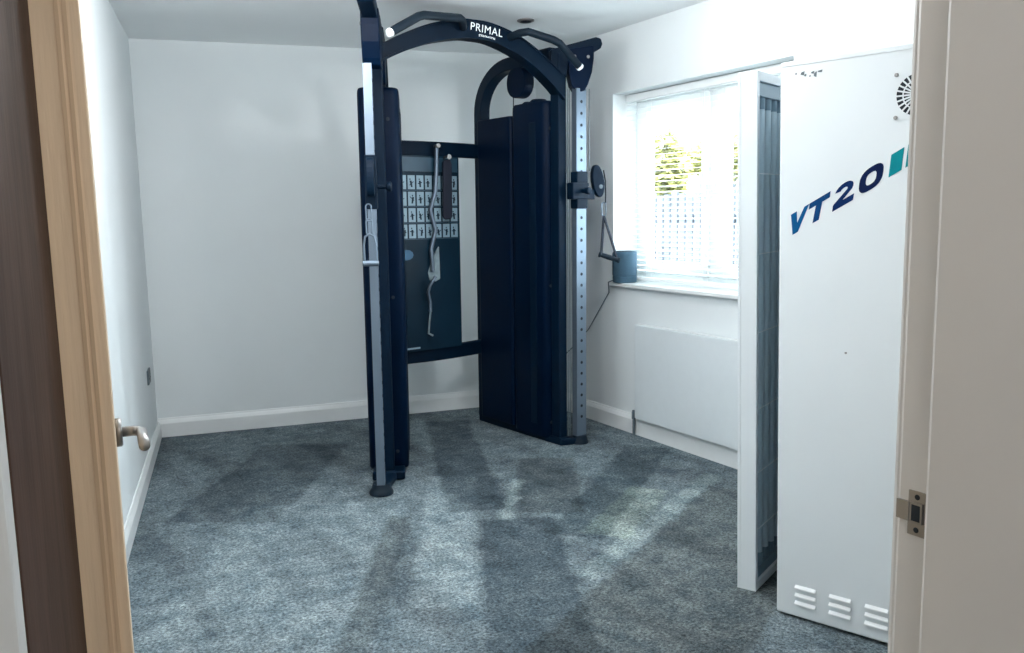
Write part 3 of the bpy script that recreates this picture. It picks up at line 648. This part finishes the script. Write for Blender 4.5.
# torn sticker remains near the top, small scuff
bm = B()
for s, z, a, b in ((0.050, 1.6985, 0.005, 0.003), (0.070, 1.697, 0.012, 0.006), (0.078, 1.691, 0.007, 0.004), (0.100, 1.696, 0.010, 0.004), (0.108, 1.6895, 0.009, 0.008), (0.122, 1.697, 0.014, 0.0035), (0.092, 1.687, 0.004, 0.003)):
    slab(bm, [(s - a / 2, z - b / 2), (s + a / 3, z - b), (s + a / 2, z + b), (s - a / 3, z + b / 2)], P0, e_s, UP, -e_n, 0, 0.0012)
obj('sticker_residue', bm, 'pipe', TB)
bm = B(); slab(bm, rrect(0.207, 0.876, 0.2135, 0.882, 0.002), P0, e_s, UP, -e_n, 0, 0.0015); obj('screw', bm, 'steel', TB)
# pressed louvres near the floor
for g in range(6):
    s0 = 0.064 + g * 0.109
    for k in range(3):
        z0 = 0.108 - k * 0.0265; bm = B()
        pr = [(0, 0.0), (0.009, 0.001), (0.008, 0.005), (0.0, 0.0125)]     # out, up
        P = [cab(s, z0 + dz, -n) for s in (s0, s0 + 0.067) for n, dz in pr]
        add_faces(bm, P, [(0, 1, 2, 3), (7, 6, 5, 4), (0, 1, 5, 4), (1, 2, 6, 5), (2, 3, 7, 6), (3, 0, 4, 7)]); obj('louvre', bm, 'white', TB, 0.001)
# the opened lamp panel: a shallow white tray with vertical tubes
e_p = V(0.915, 0.403, 0).normalized(); p_n = V(-e_p.y, e_p.x, 0)       # p_n to the back of the panel
Q0 = V(2.090, 1.990, 0); PW, PT, PH = 0.60, 0.066, 1.742
pm4 = Matrix(((e_p.x, p_n.x, 0, Q0.x), (e_p.y, p_n.y, 0, Q0.y), (0, 0, 1, 0), (0, 0, 0, 1)))
bm = B()
box(bm, (0, 0.055, 0.004), (PW, PT, PH), 0, pm4)
box(bm, (0, 0, 0.004), (0.020, 0.055, PH), 0, pm4); box(bm, (PW - 0.02, 0, 0.004), (PW, 0.055, PH), 0, pm4)
box(bm, (0.02, 0, 0.004), (PW - 0.02, 0.055, 0.035), 0, pm4); box(bm, (0.02, 0, PH - 0.03), (PW - 0.02, 0.055, PH), 0, pm4)
lp = obj('lamp_panel', bm, 'booth', TB, 0.002)
bm = B(); box(bm, (0.021, 0.046, 0.036), (PW - 0.021, 0.054, PH - 0.031), 0, pm4); obj('reflector', bm, 'boothin', lp)
for z0, z1 in ((PH - 0.075, PH - 0.031), (0.036, 0.075)):
    bm = B(); box(bm, (0.021, 0.008, z0), (PW - 0.021, 0.045, z1), 0, pm4); obj('lamp_holder_rail', bm, 'boothin', lp, 0.002)
nt = 10
for i in range(nt):
    x = 0.038 + i * (PW - 0.076) / (nt - 1)
    bm = B(); q = pm4 @ V(x, 0.026, 0); lathe(bm, [(0.012, 0.10), (0.0135, 0.105), (0.0135, PH - 0.105), (0.012, PH - 0.10)], q, UP, 14); tb = obj('lamp_tube', bm, 'lamp', lp, smooth=True)
    for za, zb in ((PH - 0.112, PH - 0.075), (0.075, 0.112)):
        bm = B(); lathe(bm, [(0.015, za), (0.015, zb)], q, UP, 14); obj('tube_end', bm, 'boothin', tb)
for k, z in enumerate((0.22, 0.42, 0.64, 0.90, 1.16, 1.42)):
    bm = B(); tube(bm, [pm4 @ V(0.015, 0.003, z), pm4 @ V(PW - 0.015, 0.003, z)], 0.0016, 6); obj('guard_wire', bm, 'white', lp)
# tubes on the side of the cabinet that faces the panel
bm = B(); m2 = cm4
box(bm, (-0.003, 0.03, 0.05), (-0.0005, CDp - 0.03, 1.70), 0, cm4); obj('reflector', bm, 'boothin', TB)
# hinge column between the two halves, at the wall side
bm = B(); a_ = cab(0, 0, CDp - 0.05); b_ = cab(0, 0, CDp); c_ = pm4 @ V(PW, 0.02, 0); d_ = pm4 @ V(PW - 0.05, 0.0, 0)
prism(bm, [(a_.x, a_.y), (b_.x, b_.y), (c_.x, c_.y), (d_.x, d_.y)], 0.02, 1.70); obj('hinge_column', bm, 'booth', TB, 0.003)

# ================================================================ RADIATOR, SPEAKER, SOCKET, SPOTLIGHT
RD = thing('radiator', 'flat white panel radiator on the wall under the window', 'radiator', (3.03, 3.42, 0.12))
bm = B(); box(bm, (3.010, 2.80, 0.107), (3.040, 3.828, 0.660)); obj('panel', bm, 'rad', RD, 0.007, seg=3)
bm = B()
for i in range(34): box(bm, (3.0125, 2.83 + i * 0.029, 0.6585), (3.036, 2.853 + i * 0.029, 0.6625))
obj('top_grille', bm, 'white', RD)
for y in (3.0, 3.62):
    bm = B(); box(bm, (3.040, y, 0.2), (3.058, y + 0.03, 0.6)); obj('bracket', bm, 'white', RD)
bm = B(); tube(bm, [(3.025, 3.850, 0.0), (3.025, 3.850, 0.125)], 0.008, 12); lathe(bm, [(0.0125, 0.10), (0.0125, 0.135), (0.009, 0.15)], V(3.025, 3.850, 0), UP, 14); tube(bm, [(3.025, 3.850, 0.12), (3.025, 3.825, 0.12)], 0.006, 8)
obj('pipe_valve', bm, 'pipe', RD, smooth=True)

SP = thing('smart_speaker', 'dark blue-grey cylindrical speaker on the left end of the window sill', 'speaker', (3.072, 3.995, WZ0 + 0.02))
sp0 = V(3.072, 3.995, WZ0 + 0.021)
bm = B(); lathe(bm, [(0.066, 0.0), (0.070, 0.004), (0.071, 0.035), (0.068, 0.038), (0.0715, 0.042), (0.072, 0.160), (0.071, 0.172), (0.066, 0.181), (0.055, 0.183)], sp0, UP, 40); obj('body', bm, 'speaker', SP, smooth=True)
bm = B(); lathe(bm, [(0.056, 0.182), (0.056, 0.1845)], sp0, UP, 36); obj('touch_top', bm, 'hole', SP)
bm = B(); tube(bm, [sp0 + V(-0.02, 0.045, 0.008), V(3.03, 4.062, 0.894), V(3.012, 4.075, 0.885), V(3.035, 4.10, 0.82), V(3.040, 4.32, 0.575), V(3.035, 4.46, 0.46), V(3.045, 4.62, 0.36), V(3.052, 4.76, 0.33)], 0.0035, 6); obj('power_cord', bm, 'cord', SP, smooth=True)

wl = (NL - LN).normalized(); wn = V(wl.y, -wl.x, 0); wl3 = V(wl.x, wl.y, 0); pc = LN.lerp(NL, (5.03 - 0.8) / 4.62)
pc = V(pc.x, pc.y, 0.445)
bm = B(); slab(bm, rrect(-0.066, -0.040, 0.066, 0.040, 0.006), pc, wl3, UP, wn, 0, 0.009); so = obj('wall_socket', bm, 'pipe', None, 0.002)
tag(so, 'dark double socket low on the left wall', 'socket')
for x in (-0.034, 0.034):
    for dx, dz in ((-0.009, -0.008), (0.009, -0.008), (0, 0.010)):
        bm = B(); box(bm, (x + dx - 0.003, -0.001, dz - 0.004), (x + dx + 0.003, 0.0005, dz + 0.004), 0, frame4(pc + wn * 0.0095, wl3, wn, UP)); obj('pin_hole', bm, 'hole', so)

SL = V(2.46, 4.06, H)
dl = thing('ceiling_spotlight', 'small round recessed spotlight in the ceiling above the cable machine', 'ceiling light', SL)
bm = B(); lathe(bm, [(0.040, 0), (0.046, -0.001), (0.046, -0.007), (0.034, -0.011), (0.030, -0.004)], SL, UP, 32); obj('bezel', bm, 'steel', dl, smooth=True)
bm = B(); lathe(bm, [(0.030, -0.0105), (0.022, -0.013), (0.008, -0.014)], SL, UP, 24); obj('lamp_face', bm, 'hole', dl, smooth=True)

# ================================================================ OUTSIDE
bm = B(); box(bm, (3.32, -4, -0.25), (20, 16, -0.12)); g = struct('ground', bm, 'paving', 'pale garden paving outside the window', 'ground')
fe = thing('garden_fence', 'weathered picket fence across the garden outside the window', 'fence', (6.4, 6.0, -0.12))
for z in (0.2, 1.15):
    bm = B(); box(bm, (6.42, 2.5, z), (6.46, 10.0, z + 0.09)); obj('rail', bm, 'wood', fe)
for i in range(60):
    y = 2.6 + i * 0.125; bm = B(); prism(bm, [(6.38, y), (6.41, y), (6.41, y + 0.09), (6.38, y + 0.09)], -0.12, 1.48 + 0.02 * math.sin(i * 1.7)); obj('picket', bm, 'wood', fe, 0.003)
def shrub(loc, rx, ry, rz, n, label):
    t = thing('garden_shrub', label, 'shrub', (loc[0], loc[1], -0.12), 'shrubs behind the fence'); del t['group']
    bm = B(); tube(bm, [(loc[0], loc[1], -0.12), (loc[0] + 0.03, loc[1], loc[2] - rz * 0.3), (loc[0], loc[1], loc[2])], 0.04, 8); obj('stem', bm, 'wood', t)
    bm = B()
    for i in range(n):
        th = random.uniform(0, 2 * PI); ph = math.acos(random.uniform(-1, 1)); k = random.uniform(0.55, 1) * (1 + 0.18 * math.sin(3 * th) * math.sin(4 * ph))
        p = Vector(loc) + V(rx * k * math.sin(ph) * math.cos(th), ry * k * math.sin(ph) * math.sin(th), rz * k * math.cos(ph))
        a = V(random.gauss(0, 1), random.gauss(0, 1), random.gauss(0, 1)).normalized(); b = a.orthogonal().normalized(); s = random.uniform(0.05, 0.09)
        vs = [bm.verts.new(p + a * s), bm.verts.new(p + b * s * 0.4), bm.verts.new(p - a * s), bm.verts.new(p - b * s * 0.4)]; bm.faces.new(vs)
    f = obj('foliage', bm, 'leaf', t); return t
shrub((7.2, 8.55, 1.78), 0.36, 0.28, 0.50, 3600, 'rounded yellow-green shrub seen through the left window light')
shrub((7.2, 7.35, 1.88), 0.5, 0.60, 0.26, 3600, 'low wide yellow-green shrub seen through the right window light')
hs = thing('neighbour_house', 'pale house with a grey pitched roof beyond the fence', 'house', (14, 12, -0.12))
bm = B(); box(bm, (13, 8.5, -0.12), (19, 15.5, 2.3)); obj('walls', bm, 'brick', hs)
bm = B(); P = [V(12.6, 8.1, 2.3), V(12.6, 15.9, 2.3), V(19.4, 15.9, 2.3), V(19.4, 8.1, 2.3), V(16, 8.3, 4.9), V(16, 15.7, 4.9)]
add_faces(bm, P, [(0, 1, 5, 4), (2, 3, 4, 5), (0, 4, 3), (1, 2, 5), (3, 2, 1, 0)]); obj('roof', bm, 'tile', hs)
bm = B(); box(bm, (12.96, 10.2, 0.9), (13.0, 11.4, 1.9)); f_ = obj('window', bm, 'upvc', hs)

# both free-standing things lean a touch on the soft carpet
def lean(o, deg):
    ax = V(0.499, 0.866, 0)
    o.rotation_mode = 'QUATERNION'; o.rotation_quaternion = Matrix.Rotation(math.radians(deg), 4, ax).to_quaternion()
lean(TB, -0.85)
lean(CM, 0.45)
